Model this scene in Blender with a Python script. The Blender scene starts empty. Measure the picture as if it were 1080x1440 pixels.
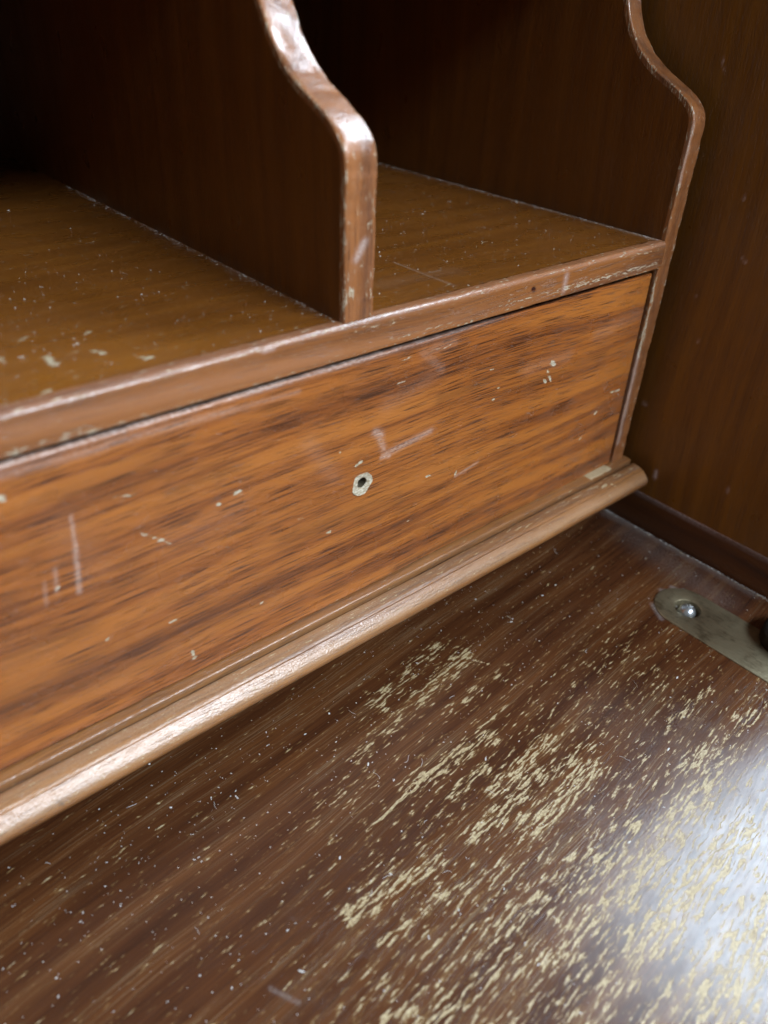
import bpy, math, random
import numpy as np
from mathutils import Matrix, Vector

random.seed(7)
rng = np.random.default_rng(11)
S = bpy.context.scene
C = S.collection
MM = 0.001

# ------------------------------------------------------------------ camera
cam_d = bpy.data.cameras.new('camera')
cam = bpy.data.objects.new('camera', cam_d)
C.objects.link(cam)
S.camera = cam
right = Vector((0.76417, -0.643648, 0.041963))
down = Vector((-0.340547, -0.457854, -0.821217))
fwd = Vector((0.547788, 0.613259, -0.569071))
m = Matrix((right, -down, -fwd)).transposed().to_4x4()
m.translation = Vector((-0.2127, -0.1199, 0.1352))
cam.matrix_world = m
cam_d.sensor_fit = 'VERTICAL'
cam_d.sensor_height = 36.0
cam_d.lens = 1065 / 1440 * 36
cam_d.clip_start = 0.005
cam_d.clip_end = 20
cam_d.dof.use_dof = True
cam_d.dof.focus_distance = 0.200
cam_d.dof.aperture_fstop = 11.0

# ------------------------------------------------------------------ light
W = bpy.data.worlds.new('World')
S.world = W
W.use_nodes = True
W.node_tree.nodes['Background'].inputs[0].default_value = (1.0, 0.93, 0.86, 1)
W.node_tree.nodes['Background'].inputs[1].default_value = 0.15


def area(name, loc, target, sx, sy, power, col):
    d = bpy.data.lights.new(name, 'AREA')
    d.shape = 'RECTANGLE'
    d.size, d.size_y, d.energy, d.color = sx, sy, power, col
    o = bpy.data.objects.new(name, d)
    C.objects.link(o)
    o.location = loc
    o.rotation_euler = (Vector(target) - Vector(loc)).to_track_quat('-Z', 'Y').to_euler()
    return o


# the room's windows: a bright pane high over the desk, and the far side of the room
area('window_light', (0.57, -0.09, 0.76), (-0.10, -0.03, 0.0), 0.60, 0.36, 16, (0.70, 0.85, 1.0))
area('room_light', (0.08, -0.92, 0.78), (-0.10, 0.0, 0.03), 0.72, 0.24, 19, (0.78, 0.89, 1.0))

S.view_settings.view_transform = 'Standard'
S.view_settings.look = 'None'
S.view_settings.exposure = 0.18
S.view_settings.gamma = 1.0
S.view_settings.use_curve_mapping = False
S.cycles.use_denoising = True
S.cycles.max_bounces = 4
S.cycles.diffuse_bounces = 2
S.cycles.glossy_bounces = 3
S.cycles.use_adaptive_sampling = True
S.cycles.adaptive_threshold = 0.04

# wear, haze and dark marks: (end A, end B, radius in mm, channel 0 worn 1 hazed 2 dark, strength), in mm
DESK_MARKS = [
    ([-121.64, -16.28, -26.0], [-98.5, -10.92, -26.0], 4.05, 0, 0.44000000000000006),
    ([-108.46, -21.85, -26.0], [-85.69, -17.21, -26.0], 4.05, 0, 0.528),
    ([-133.25, -26.2, -26.0], [-114.04, -22.23, -26.0], 3.38, 0, 0.44000000000000006),
    ([-108.85, -13.32, -26.0], [-88.49, -9.45, -26.0], 3.38, 0, 0.396),
    ([-108.08, -29.99, -26.0], [-78.83, -27.96, -26.0], 2.16, 0, 0.37400000000000005),
    ([-129.52, -41.09, -26.0], [-101.78, -42.44, -26.0], 3.51, 0, 0.55),
    ([-121.99, -49.6, -26.0], [-110.54, -48.22, -26.0], 2.97, 0, 0.528),
    ([-125.25, -59.54, -26.0], [-100.76, -58.65, -26.0], 3.51, 0, 0.59),
    ([-113.29, -54.47, -26.0], [-89.98, -53.19, -26.0], 3.51, 0, 0.59),
    ([-114.19, -66.73, -26.0], [-88.32, -65.78, -26.0], 4.59, 0, 0.59),
    ([-100.16, -60.45, -26.0], [-83.62, -61.1, -26.0], 3.38, 0, 0.48400000000000004),
    ([-110.05, -90.75, -26.0], [-68.25, -87.05, -26.0], 6.08, 0, 0.5830000000000001),
    ([-116.64, -98.9, -26.0], [-74.2, -99.8, -26.0], 6.75, 0, 0.59),
    ([-70.17, -80.13, -26.0], [-59.19, -81.78, -26.0], 3.38, 0, 0.59),
    ([-75.98, -88.65, -26.0], [-55.74, -85.94, -26.0], 3.38, 0, 0.528),
    ([-62.47, -80.62, -26.0], [-33.32, -82.18, -26.0], 3.51, 0, 0.44000000000000006),
    ([-116.05, -114.8, -26.0], [-91.24, -113.79, -26.0], 9.45, 0, 0.59),
    ([-60.91, -70.05, -26.0], [-39.76, -70.51, -26.0], 2.0, 0, 0.49500000000000005),
    ([-159.09, -56.2, -26.0], [-136.73, -58.86, -26.0], 2.97, 0, 0.59),
    ([-156.71, -65.04, -26.0], [-140.91, -65.53, -26.0], 2.16, 0, 0.55),
    ([-155.16, -52.46, -26.0], [-143.63, -53.34, -26.0], 2.7, 0, 0.35200000000000004),
    ([-155.04, -78.21, -26.0], [-135.38, -78.18, -26.0], 4.05, 0, 0.37400000000000005),
    ([-137.64, -78.23, -26.0], [-104.0, -80.62, -26.0], 5.4, 0, 0.462),
    ([-166.13, -77.18, -26.0], [-154.54, -82.68, -26.0], 4.05, 0, 0.48400000000000004),
    ([-154.98, -83.13, -26.0], [-132.86, -85.78, -26.0], 5.4, 0, 0.37400000000000005),
    ([-132.21, -89.0, -26.0], [-109.93, -88.8, -26.0], 5.4, 0, 0.5060000000000001),
    ([-139.77, -98.66, -26.0], [-117.85, -99.72, -26.0], 6.75, 0, 0.44000000000000006),
    ([-139.87, -67.77, -26.0], [-114.32, -70.11, -26.0], 4.05, 0, 0.37400000000000005),
    ([-116.13, -83.83, -26.0], [-92.75, -82.64, -26.0], 3.0, 0, 0.55),
    ([-91.66, -73.67, -26.0], [-72.16, -72.99, -26.0], 3.38, 0, 0.30800000000000005),
    ([-126.94, -109.11, -26.0], [-111.29, -112.04, -26.0], 6.75, 0, 0.44000000000000006),
    ([-68.61, -54.59, -26.0], [-49.01, -52.88, -26.0], 5.4, 0, 0.198),
    ([-186.34, -46.05, -26.0], [-154.84, -45.65, -26.0], 0.2, 0, 0.4),
    ([-144.63, -43.39, -26.0], [-112.4, -39.85, -26.0], 0.35, 0, 1.0),
    ([-112.4, -39.85, -26.0], [-89.72, -38.09, -26.0], 0.3, 0, 0.8),
    ([-86.73, -18.23, -26.0], [-82.97, -24.75, -26.0], 0.25, 0, 1.0),
    ([-175.98, -45.42, -26.0], [-154.85, -44.35, -26.0], 1.2, 0, 0.165),
    ([-180.42, -57.59, -26.0], [-177.57, -63.15, -26.0], 0.4, 1, 0.7),
    ([-194.14, -43.14, -26.0], [-179.41, -42.65, -26.0], 2, 0, 0.11000000000000001),
    ([-156.04, -32.2, -26.0], [-134.46, -31.98, -26.0], 4.05, 0, 0.24200000000000002),
    ([-173.43, -71.23, -26.0], [-159.31, -71.38, -26.0], 3.38, 0, 0.35200000000000004),
    ([-137.46, -56.1, -26.0], [-51.44, -54.53, -26.0], 26, 0, 0.24),
    ([-146.7, -86.63, -26.0], [-77.48, -92.41, -26.0], 36, 0, 0.32),
    ([-211.53, -37.11, -26.0], [-162.57, -36.01, -26.0], 30.0, 0, 0.05),
    ([11.24, 1.5, -26.0], [12.0, -56.19, -26.0], 3, 1, 0.8),
    ([7.27, -11.51, -26.0], [-0.48, -50.29, -26.0], 7, 1, 0.35),
    ([-12.65, -36.5, -26.0], [-8.47, -41.94, -26.0], 0.8, 1, 1.2),
    ([-21.21, -38.85, -26.0], [-24.95, -44.48, -26.0], 0.8, 1, 0.9),
    ([-8.43, -37.88, -26.0], [-7.26, -43.32, -26.0], 0.9, 1, 1.3),
    ([-139.28, -43.2, -26.0], [-95.9, -39.54, -26.0], 1.2, 2, 0.5),
    ([-116.59, -56.38, -26.0], [-98.28, -56.55, -26.0], 2.0, 2, 0.25),
    ([-215.64, -33.77, -26.0], [-185.26, -32.22, -26.0], 6, 2, 0.35),
    ([-200.24, -16.24, -26.0], [-163.72, -16.47, -26.0], 5, 2, 0.35),
    ([-172.07, -44.78, -26.0], [-134.15, -42.43, -26.0], 4, 2, 0.3),
    ([-58.42, -22.86, -26.0], [-53.36, -69.73, -26.0], 14, 2, 0.35),
    ([-100.61, -73.99, -26.0], [-55.61, -71.12, -26.0], 5, 1, 0.12),
    ([-100.47, -87.9, -26.0], [-59.59, -93.9, -26.0], 8, 1, 0.15),
    ([-70.72, -56.14, -26.0], [-64.85, -87.06, -26.0], 10, 1, 0.15),
]
DRAW_MARKS = [
    ([-109.16, 0.55, 48.18], [-107.32, 0.55, 46.82], 1.0, 1, 0.6174999999999999),
    ([-107.74, 0.55, 46.37], [-106.19, 0.55, 42.5], 0.9, 1, 0.45499999999999996),
    ([-106.1, 0.55, 40.86], [-90.5, 0.55, 42.6], 0.85, 1, 0.52),
    ([-106.76, 0.55, 40.48], [-104.21, 0.55, 40.0], 0.6, 1, 0.65),
    ([-104.22, 0.55, 40.21], [-94.34, 0.55, 41.58], 0.45, 1, 0.26),
    ([-95.18, 0.55, 65.14], [-88.41, 0.55, 58.9], 1.3, 1, 0.1625),
    ([-105.74, 0.55, 54.31], [-88.91, 0.55, 59.03], 2.2, 1, 0.078),
    ([-128.32, 0.55, 51.3], [-121.37, 0.55, 39.96], 2.2, 1, 0.09100000000000001),
    ([-91.98, 0.55, 65.27], [-84.89, 0.55, 65.43], 1.4, 1, 0.1625),
    ([-55.46, 0.55, 50.46], [-36.74, 0.55, 50.1], 2, 1, 0.10400000000000001),
    ([-24.52, 0.55, 53.83], [-3.71, 0.55, 56.1], 2, 1, 0.0975),
    ([-79.45, 0.55, 24.79], [-70.64, 0.55, 26.25], 0.35, 1, 0.52),
    ([-161.67, 0.55, 39.75], [-148.1, 0.55, 41.27], 4, 1, 0.045500000000000006),
    ([-182.7, 0.55, 52.47], [-179.49, 0.55, 40.96], 4, 1, 0.052000000000000005),
    ([-181.09, 0.55, 54.01], [-181.49, 0.55, 47.88], 0.4, 1, 0.5525),
    ([-181.49, 0.55, 47.88], [-182.76, 0.55, 36.92], 0.5, 1, 0.7150000000000001),
    ([-185.95, 0.55, 44.12], [-186.73, 0.55, 38.99], 0.4, 1, 0.39),
    ([-188.49, 0.55, 41.99], [-189.01, 0.55, 37.02], 0.35, 1, 0.325),
    ([-168.74, 0.55, 44.7], [-163.29, 0.55, 39.57], 0.42, 0, 0.8),
    ([-169.24, 0.55, 46.31], [-168.23, 0.55, 43.07], 0.42, 0, 0.75),
    ([-44.45, 0.55, 50.25], [-42.73, 0.55, 48.52], 0.8, 0, 0.9),
    ([-45.74, 0.55, 47.98], [-42.95, 0.55, 43.27], 0.42, 0, 0.9),
    ([-46.53, 0.55, 44.89], [-45.34, 0.55, 43.91], 0.42, 0, 1),
    ([-10.59, 0.55, 31.08], [-4.99, 0.55, 30.54], 0.42, 0, 1.1),
    ([-119.76, 0.55, 46.35], [-119.55, 0.55, 46.28], 0.45, 0, 1.1),
    ([-114.78, 0.55, 40.91], [-113.27, 0.55, 41.37], 0.5, 0, 1.2),
    ([-147.73, 0.55, 45.88], [-146.33, 0.55, 46.05], 0.8, 0, 0.9),
    ([-151.91, 0.55, 44.84], [-151.43, 0.55, 44.64], 0.6, 0, 1.0),
    ([-159.56, 0.55, 32.74], [-159.2, 0.55, 32.95], 0.42, 0, 1.0),
    ([-158.16, 0.55, 33.23], [-157.47, 0.55, 33.29], 0.42, 0, 1.0),
    ([-165.9, 0.55, 19.33], [-164.19, 0.55, 19.41], 0.5, 0, 0.9),
    ([-161.99, 0.55, 8.26], [-161.55, 0.55, 5.69], 0.42, 0, 0.95),
    ([-186.66, 0.55, 39.31], [-186.29, 0.55, 39.82], 0.42, 0, 0.9),
    ([-171.71, 0.55, 53.51], [-170.53, 0.55, 53.85], 0.6, 0, 0.75),
    ([-191.6, 0.55, 61.92], [-191.39, 0.55, 61.84], 0.9, 0, 1.1),
    ([-172.9, 0.55, 54.78], [-168.78, 0.55, 54.12], 0.5, 0, 0.7),
    ([-79.52, 0.55, 25.27], [-79.13, 0.55, 26.52], 0.42, 0, 1.0),
    ([-21.93, 0.55, 17.55], [-21.28, 0.55, 17.87], 0.42, 0, 1.1),
    ([-16.66, 0.55, 24.46], [-14.77, 0.55, 26.71], 0.42, 0, 0.8),
    ([-66.49, 0.55, 48.14], [-65.9, 0.55, 47.98], 0.42, 0, 1.0),
    ([-67.87, 0.55, 44.95], [-67.32, 0.55, 45.0], 0.42, 0, 1.0),
    ([-70.36, 0.55, 54.28], [-69.26, 0.55, 54.2], 0.42, 0, 0.9),
    ([-102.73, 0.55, 58.98], [-100.52, 0.55, 59.11], 0.42, 0, 0.8),
    ([-90.61, 0.55, 28.93], [-89.58, 0.55, 28.99], 0.42, 0, 0.8),
    ([-131.69, 0.55, 32.44], [-130.48, 0.55, 32.34], 0.42, 0, 0.8),
    ([-123.46, 0.55, 24.68], [-122.59, 0.55, 24.73], 0.42, 0, 0.9),
    ([-97.23, 0.55, 16.66], [-95.96, 0.55, 16.83], 0.42, 0, 0.9),
    ([-179.87, 0.55, 22.32], [-179.2, 0.55, 22.73], 0.42, 0, 0.8),
    ([-143.39, 0.55, 12.3], [-142.56, 0.55, 12.76], 0.42, 0, 0.8),
    ([-172.34, 0.55, 66.02], [-146.18, 0.55, 65.19], 0.8, 1, 0.35750000000000004),
    ([-146.18, 0.55, 65.19], [-130.82, 0.55, 64.78], 0.6, 1, 0.26),
    ([-190.62, 0.55, 66.06], [-172.41, 0.55, 65.6], 0.8, 1, 0.39),
    ([-103.14, 0.55, 64.79], [-84.79, 0.55, 64.68], 0.5, 0, 0.4),
    ([-98.71, 0.55, 1.35], [-44.19, 0.55, 0.4], 2.4000000000000004, 2, 0.8250000000000001),
    ([-44.19, 0.55, 0.4], [-4.51, 0.55, 5.65], 1.9500000000000002, 2, 0.5249999999999999),
    ([-88.36, 0.55, 6.65], [-59.3, 0.55, 9.69], 1.5, 2, 0.5249999999999999),
    ([-135.83, 0.55, 28.09], [-100.43, 0.55, 26.01], 2.0999999999999996, 2, 0.44999999999999996),
    ([-202.31, 0.55, 16.68], [-169.81, 0.55, 15.24], 4.5, 2, 0.6000000000000001),
    ([-169.81, 0.55, 15.24], [-140.42, 0.55, 15.22], 3.5999999999999996, 2, 0.44999999999999996),
    ([-180.36, 0.55, 57.75], [-159.45, 0.55, 57.75], 3.0, 2, 0.44999999999999996),
    ([-161.69, 0.55, 52.02], [-147.26, 0.55, 51.71], 2.25, 2, 0.44999999999999996),
    ([-87.98, 0.55, 51.1], [-55.96, 0.55, 52.68], 1.7999999999999998, 2, 0.375),
    ([-199.5, 0.55, 28.54], [-183.26, 0.55, 28.25], 3.0, 2, 0.44999999999999996),
    ([-65.87, 0.55, 44.8], [-18.23, 0.55, 45.61], 2.25, 2, 0.30000000000000004),
]
SHELF_MARKS = [
    ([-174.24, 17.91, 77.0], [-174.56, 14.28, 77.0], 1.0, 0, 0.9),
    ([-166.35, 15.68, 77.0], [-165.05, 13.59, 77.0], 0.8, 0, 0.9),
    ([-160.39, 7.99, 77.0], [-158.98, 7.41, 77.0], 0.7, 0, 0.9),
    ([-179.7, 3.72, 77.0], [-178.74, 4.37, 77.0], 0.6, 0, 0.9),
    ([-175.23, 28.39, 77.0], [-173.67, 29.05, 77.0], 0.8, 0, 0.7),
    ([-181.31, 21.6, 77.0], [-181.01, 20.24, 77.0], 0.7, 0, 0.8),
    ([-164.36, 24.51, 77.0], [-162.89, 25.31, 77.0], 0.4, 0, 0.8),
    ([-81.62, 27.69, 77.0], [-81.5, 5.57, 77.0], 0.25, 1, 0.8),
    ([-80.6, 16.62, 77.0], [-75.92, 16.38, 77.0], 0.25, 1, 0.6),
    ([-95.32, 15.7, 77.0], [-72.8, 14.41, 77.0], 3, 1, 0.08),
    ([-116.52, 114.4, 77.0], [-117.2, 57.79, 77.0], 1.2, 1, 0.55),
    ([-117.2, 57.79, 77.0], [-117.38, 25.1, 77.0], 1.0, 1, 0.6),
    ([-117.38, 25.1, 77.0], [-117.48, 5.98, 77.0], 0.7, 1, 0.5),
    ([1.13, 104.99, 77.0], [0.94, 48.63, 77.0], 1.6, 1, 0.5),
    ([0.94, 48.63, 77.0], [0.34, 2.85, 77.0], 1.3, 1, 0.7),
    ([-116.22, 160.0, 77.0], [-116.52, 114.4, 77.0], 1.4, 1, 0.3),
    ([-130.94, -2.54, 77.0], [-74.99, -2.33, 77.0], 0.8, 0, 0.42),
    ([-176.61, 0.55, 77.0], [-130.52, -1.94, 77.0], 0.9, 0, 0.3),
]
LIP_MARKS = [
    ([-48.03, 0.0, 71.43], [-1.43, 0.0, 71.09], 0.8, 0, 0.62),
    ([-71.51, 0.0, 71.8], [-46.47, 0.0, 71.14], 0.6, 0, 0.45),
    ([-45.4, 0.0, 74.74], [-45.53, -0.0, 70.97], 1.0, 1, 0.7),
    ([-58.54, 0.0, 73.53], [-58.2, 0.0, 73.28], 0.55, 2, 3.0),
    ([-95.96, 0.0, 76.92], [-72.53, 0.0, 77.29], 0.5, 0, 0.5),
    ([-19.3, 0.0, 75.52], [-1.4, 0.0, 75.24], 0.6, 0, 0.5),
    ([-116.32, 0.0, 74.71], [-104.33, -0.0, 75.02], 0.6, 0, 0.4),
    ([-139.29, 0.0, 75.87], [-136.83, -0.0, 76.02], 0.4, 1, 0.8),
    ([-188.97, 0.0, 73.8], [-120.08, 0.0, 71.28], 1.8, 1, 0.12),
    ([-120.08, 0.0, 71.28], [-86.21, 0.0, 71.23], 1.6, 1, 0.08),
    ([-86.21, 0.0, 71.23], [-2.95, 0.0, 70.28], 2.5, 1, 0.06),
    ([-179.33, 0.0, 70.41], [-174.36, 0.0, 70.49], 0.6, 0, 0.6),
    ([-188.8, 0.0, 69.78], [-185.29, 0.0, 70.2], 0.6, 0, 0.7),
    ([-165.37, 0.0, 69.11], [-150.86, -0.0, 69.23], 0.6, 0, 0.45),
    ([-108.21, 0.0, 70.95], [-86.16, -0.0, 70.87], 0.4, 0, 0.45),
]

# ------------------------------------------------------------------ node helpers
class NT:
    def __init__(self, name):
        self.m = bpy.data.materials.new(name)
        self.m.use_nodes = True
        self.t = self.m.node_tree
        self.t.nodes.clear()

    def n(self, typ, **kw):
        x = self.t.nodes.new(typ)
        for k, v in kw.items():
            setattr(x, k, v)
        return x

    def put(self, sock, v):
        if isinstance(v, bpy.types.NodeSocket):
            self.t.links.new(v, sock)
        elif v is not None:
            sock.default_value = (*v, 1) if isinstance(v, tuple) and len(v) == 3 and sock.type == 'RGBA' else v

    def math(self, op, a, b=None, c=None, clamp=False):
        x = self.n('ShaderNodeMath', operation=op, use_clamp=clamp)
        for i, v in enumerate((a, b, c)):
            if v is not None:
                self.put(x.inputs[i], v)
        return x.outputs[0]

    def step(self, v, lo, hi):
        x = self.n('ShaderNodeMapRange', interpolation_type='SMOOTHSTEP')
        self.put(x.inputs['Value'], v)
        self.put(x.inputs['From Min'], lo)
        self.put(x.inputs['From Max'], hi)
        return x.outputs[0]

    def mix(self, f, a, b, blend='MIX'):
        x = self.n('ShaderNodeMix', data_type='RGBA', blend_type=blend)
        self.put(x.inputs[0], f)
        self.put(x.inputs[6], a)
        self.put(x.inputs[7], b)
        return x.outputs[2]

    def mapping(self, v, scale, loc=(0, 0, 0)):
        x = self.n('ShaderNodeMapping')
        self.put(x.inputs['Vector'], v)
        x.inputs['Scale'].default_value = scale
        x.inputs['Location'].default_value = loc
        return x.outputs[0]

    def noise(self, v, scale=1.0, detail=3, rough=0.5, dist=0.0):
        x = self.n('ShaderNodeTexNoise')
        self.put(x.inputs['Vector'], v)
        x.inputs['Scale'].default_value = scale
        x.inputs['Detail'].default_value = detail
        x.inputs['Roughness'].default_value = rough
        x.inputs['Distortion'].default_value = dist
        return x.outputs['Fac']

    def ramp(self, f, stops):
        x = self.n('ShaderNodeValToRGB')
        self.put(x.inputs[0], f)
        e = x.color_ramp.elements
        while len(e) < len(stops):
            e.new(0.5)
        for i, (p, c) in enumerate(stops):
            e[i].position = p
            e[i].color = (*c, 1)
        return x.outputs[0]

    def coords_mm(self):
        tc = self.n('ShaderNodeTexCoord')
        return self.mapping(tc.outputs['Object'], (1000, 1000, 1000))

    def bump(self, h, dist, strength=1.0, normal=None):
        x = self.n('ShaderNodeBump')
        x.inputs['Strength'].default_value = strength
        x.inputs['Distance'].default_value = dist
        self.put(x.inputs['Height'], h)
        if normal is not None:
            self.put(x.inputs['Normal'], normal)
        return x.outputs[0]

    def surface(self, color, rough, normal=None, **kw):
        b = self.n('ShaderNodeBsdfPrincipled')
        self.put(b.inputs['Base Color'], color)
        self.put(b.inputs['Roughness'], rough)
        if normal is not None:
            self.put(b.inputs['Normal'], normal)
        for k, v in kw.items():
            self.put(b.inputs[k.replace('_', ' ')], v)
        o = self.n('ShaderNodeOutputMaterial')
        self.t.links.new(b.outputs[0], o.inputs[0])
        return self.m


def wood(name, plane='XZ', light=(.34, .13, .035), mid=(.22, .078, .022), dark=(.10, .035, .012), pore=(.035, .014, .007),
         worn=(.60, .47, .25), haze=(.62, .50, .50), rough=.30, coat=.25, coat_rough=.14, pores=.8, figure=1.0, across=1.0,
         bump=1.0, wear_base=.72, stain_or_shade=(.045, .018, .010), seed=0.0, relief=0.0, veins=False, hairs=0.0, fleck=1.0, angle=0.0, solid=False, wander=6.0):
    """veneer: plane[0] is the grain direction, plane[1] runs across it"""
    N = NT(name)
    p = N.coords_mm()
    sp = N.n('ShaderNodeSeparateXYZ')
    N.put(sp.inputs[0], p)
    ax = {'X': sp.outputs[0], 'Y': sp.outputs[1], 'Z': sp.outputs[2]}
    g, w = ax[plane[0]], ax[plane[1]]
    o = ax[[c for c in 'XYZ' if c not in plane][0]]
    if angle:                                                        # veneer laid a few degrees off the board's axis
        ca, sa = math.cos(math.radians(angle)), math.sin(math.radians(angle))
        g, w = (N.math('MULTIPLY_ADD', g, ca, N.math('MULTIPLY', w, sa)), N.math('MULTIPLY_ADD', w, ca, N.math('MULTIPLY', g, -sa)))
    dims = '3D' if solid else '2D'

    def vec(a, b, dx=0.0, dy=0.0, gg=None, ww=None):
        c = N.n('ShaderNodeCombineXYZ')
        N.put(c.inputs[0], N.math('MULTIPLY_ADD', gg or g, a, dx + seed))
        N.put(c.inputs[1], N.math('MULTIPLY_ADD', ww or w, b, dy - seed))
        if solid:
            N.put(c.inputs[2], N.math('MULTIPLY', o, b))
        return c.outputs[0]

    def noise(v, detail, rgh=.5):
        x = N.n('ShaderNodeTexNoise', noise_dimensions=dims)
        N.put(x.inputs['Vector'], v)
        x.inputs['Scale'].default_value = 1.0
        x.inputs['Detail'].default_value = detail
        x.inputs['Roughness'].default_value = rgh
        return x.outputs['Fac']
    wob = noise(vec(.014, .02), 0)
    w2 = N.math('MULTIPLY_ADD', N.math('SUBTRACT', wob, .5), wander, w)
    n1 = noise(vec(.009, .17 * across, 3, 1, ww=w2), 2, .55)
    n2 = noise(vec(.010, 2.2 * across, 7, 2, ww=w2), 3, .62)
    n3 = noise(vec(.080, 4.6, 1, 9, ww=w2), 1, .5)
    tone = N.math('MULTIPLY_ADD', n1, .66, N.math('MULTIPLY', n2, .34))
    tone = N.math('MULTIPLY_ADD', N.math('SUBTRACT', tone, .5), figure, .5)
    col = N.ramp(tone, [(.34, dark), (.47, mid), (.60, light)])
    por = N.step(N.math('MULTIPLY_ADD', N.math('SUBTRACT', .5, tone), .48, n3), .59, .65)
    col = N.mix(N.math('MULTIPLY', por, pores), col, (*pore, 1))
    if hairs:
        nh = noise(vec(.035, 4.6, 6, 5, ww=w2), 1, .5)
        col = N.mix(N.math('MULTIPLY', N.step(nh, .58, .72), N.math('MULTIPLY', N.step(n1, .44, .60), hairs)), col, tuple(c * .55 for c in worn))
    # marks painted in the object's own space: worn, hazed, dark
    at = N.n('ShaderNodeAttribute', attribute_name='marks')
    sep = N.n('ShaderNodeSeparateColor')
    N.put(sep.inputs[0], at.outputs['Color'])
    R, G, B = sep.outputs[0], sep.outputs[1], sep.outputs[2]
    dark_mask = N.math('MULTIPLY', B, N.step(n2, .34, .62), clamp=True)
    col = N.mix(dark_mask, col, (*stain_or_shade, 1))
    # worn varnish: flakes drawn out along the grain
    jit = noise(vec(.28, .50, 4, 4), 1)
    js = N.math('SUBTRACT', jit, .5)
    gj = N.math('MULTIPLY_ADD', js, 1.5 if veins else 3.0, g)
    wj = N.math('MULTIPLY_ADD', js, .7 if veins else 1.5, w)
    nf = noise(vec(1.1 * fleck, 2.4, 2, 6), 1, .6)
    nw = noise(vec((.22 if veins else .13) * fleck, (1.38 if veins else 1.25) * min(fleck, 1.8), 5, 1, gg=gj, ww=wj), 2, .50)
    nw = N.math('MULTIPLY_ADD', N.math('SUBTRACT', nf, .5), .16, nw)
    if veins:
        nv = noise(vec(.15, .42, 8, 3, gg=gj, ww=wj), 1, .5)
        ridge = N.step(N.math('ABSOLUTE', N.math('SUBTRACT', nv, .5)), .035, .0)
        nw = N.math('MULTIPLY_ADD', N.math('MULTIPLY', ridge, R, clamp=True), .13, nw)
    thr = N.math('SUBTRACT', wear_base, N.math('MULTIPLY', R, .40 + (wear_base - .72)))
    mw = N.step(N.math('SUBTRACT', nw, thr), *((-.03, .055) if veins else (-.015, .04)))
    amb = N.step(N.math('SUBTRACT', nw, thr), -.13, .0)
    col = N.mix(N.math('MULTIPLY', amb, .55 if veins else .35), col, tuple(c * k for c, k in zip(worn, (.48, .36, .24))))
    wtone = N.mix(N.step(nf, .3, .75), tuple(c * k for c, k in zip(worn, (.58, .52, .44))), worn)
    col = N.mix(N.math('MULTIPLY', mw, .92), col, wtone)
    # haze: old polish bloom, dust in the corners, and sheen painted into the colour
    hz = N.math('MULTIPLY', G, N.math('MULTIPLY_ADD', nf, 1.3, -.05), clamp=True)
    col = N.mix(hz, col, (*haze, 1))
    rv = noise(vec(.07, .10, 1, 4), 2, .6)
    rg = N.math('MULTIPLY_ADD', N.math('SUBTRACT', rv, .5), .14 if veins else .30, rough)
    rg = N.math('ADD', rg, N.math('MULTIPLY', mw, .25))
    rg = N.math('ADD', rg, N.math('MULTIPLY', hz, .30), clamp=True)
    fine = noise(vec(1.8 if solid else .55, 2.4, 3, 3), 1, .6)
    h = N.math('MULTIPLY_ADD', por, -.45, fine)
    if relief:
        h = N.math('MULTIPLY_ADD', mw, -relief, h)
    nrm = N.bump(h, .00011 * bump, 1.0)
    cw = N.math('MULTIPLY', N.math('SUBTRACT', 1.0, mw), coat)
    return N.surface(col, rg, nrm, Coat_Weight=cw, Coat_Roughness=coat_rough, Coat_Normal=nrm, IOR=1.5)


def metal(name, col, rough, dirt=(.10, .09, .06), spots=.5, bump=1.0):
    N = NT(name)
    p = N.coords_mm()
    a = N.noise(N.mapping(p, (.16, .16, .16)), 1, 5, .65)
    b = N.noise(N.mapping(p, (1.2, .35, 1.2)), 1, 4, .6)
    mask = N.step(N.math('MULTIPLY_ADD', b, .4, N.math('MULTIPLY', a, .6)), .46, .66)
    c = N.mix(N.math('MULTIPLY', mask, spots), (*col, 1), (*dirt, 1))
    r = N.math('MULTIPLY_ADD', b, .25, rough - .12)
    return N.surface(c, r, N.bump(b, .00006 * bump), Metallic=.85)


# ------------------------------------------------------------------ mesh helpers
def vnoise(p, seed=0):
    """smooth value noise, p: (N, d) -> 0..1"""
    p = np.asarray(p, float)
    i = np.floor(p).astype(np.int64)
    f = p - i
    f = f * f * (3 - 2 * f)
    d = p.shape[1]
    out = np.zeros(len(p))
    for k in range(2 ** d):
        w = np.ones(len(p))
        h = np.full(len(p), seed * 7919 + 17, np.int64)
        for a in range(d):
            bit = (k >> a) & 1
            w *= f[:, a] if bit else 1 - f[:, a]
            h = (h * 1103515245 + (i[:, a] + bit) * 374761393 + 12345) & 0x7fffffff
            h ^= h >> 13
        h = (h * 668265263) & 0x7fffffff
        h ^= h >> 15
        out += w * ((h & 0xffff) / 65535.0)
    return out


def paint(P, marks):
    """P: (N, 3) in mm -> (N, 4) worn, hazed, dark"""
    out = np.zeros((len(P), 4), np.float32)
    out[:, 3] = 1
    for a, b, w, ch, s in marks:
        a = np.array(a)
        b = np.array(b)
        lo = np.minimum(a, b) - 3 * w
        hi = np.maximum(a, b) + 3 * w
        idx = np.nonzero(((P > lo) & (P < hi)).all(1))[0]
        if not len(idx):
            continue
        q = P[idx]
        ab = b - a
        t = np.clip(((q - a) @ ab) / max(ab @ ab, 1e-9), 0, 1)
        d = np.linalg.norm(q - a - t[:, None] * ab, axis=1)
        v = s * np.exp(-(d / w) ** 2)
        out[idx, ch] = np.maximum(out[idx, ch], v)
    return out


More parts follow.
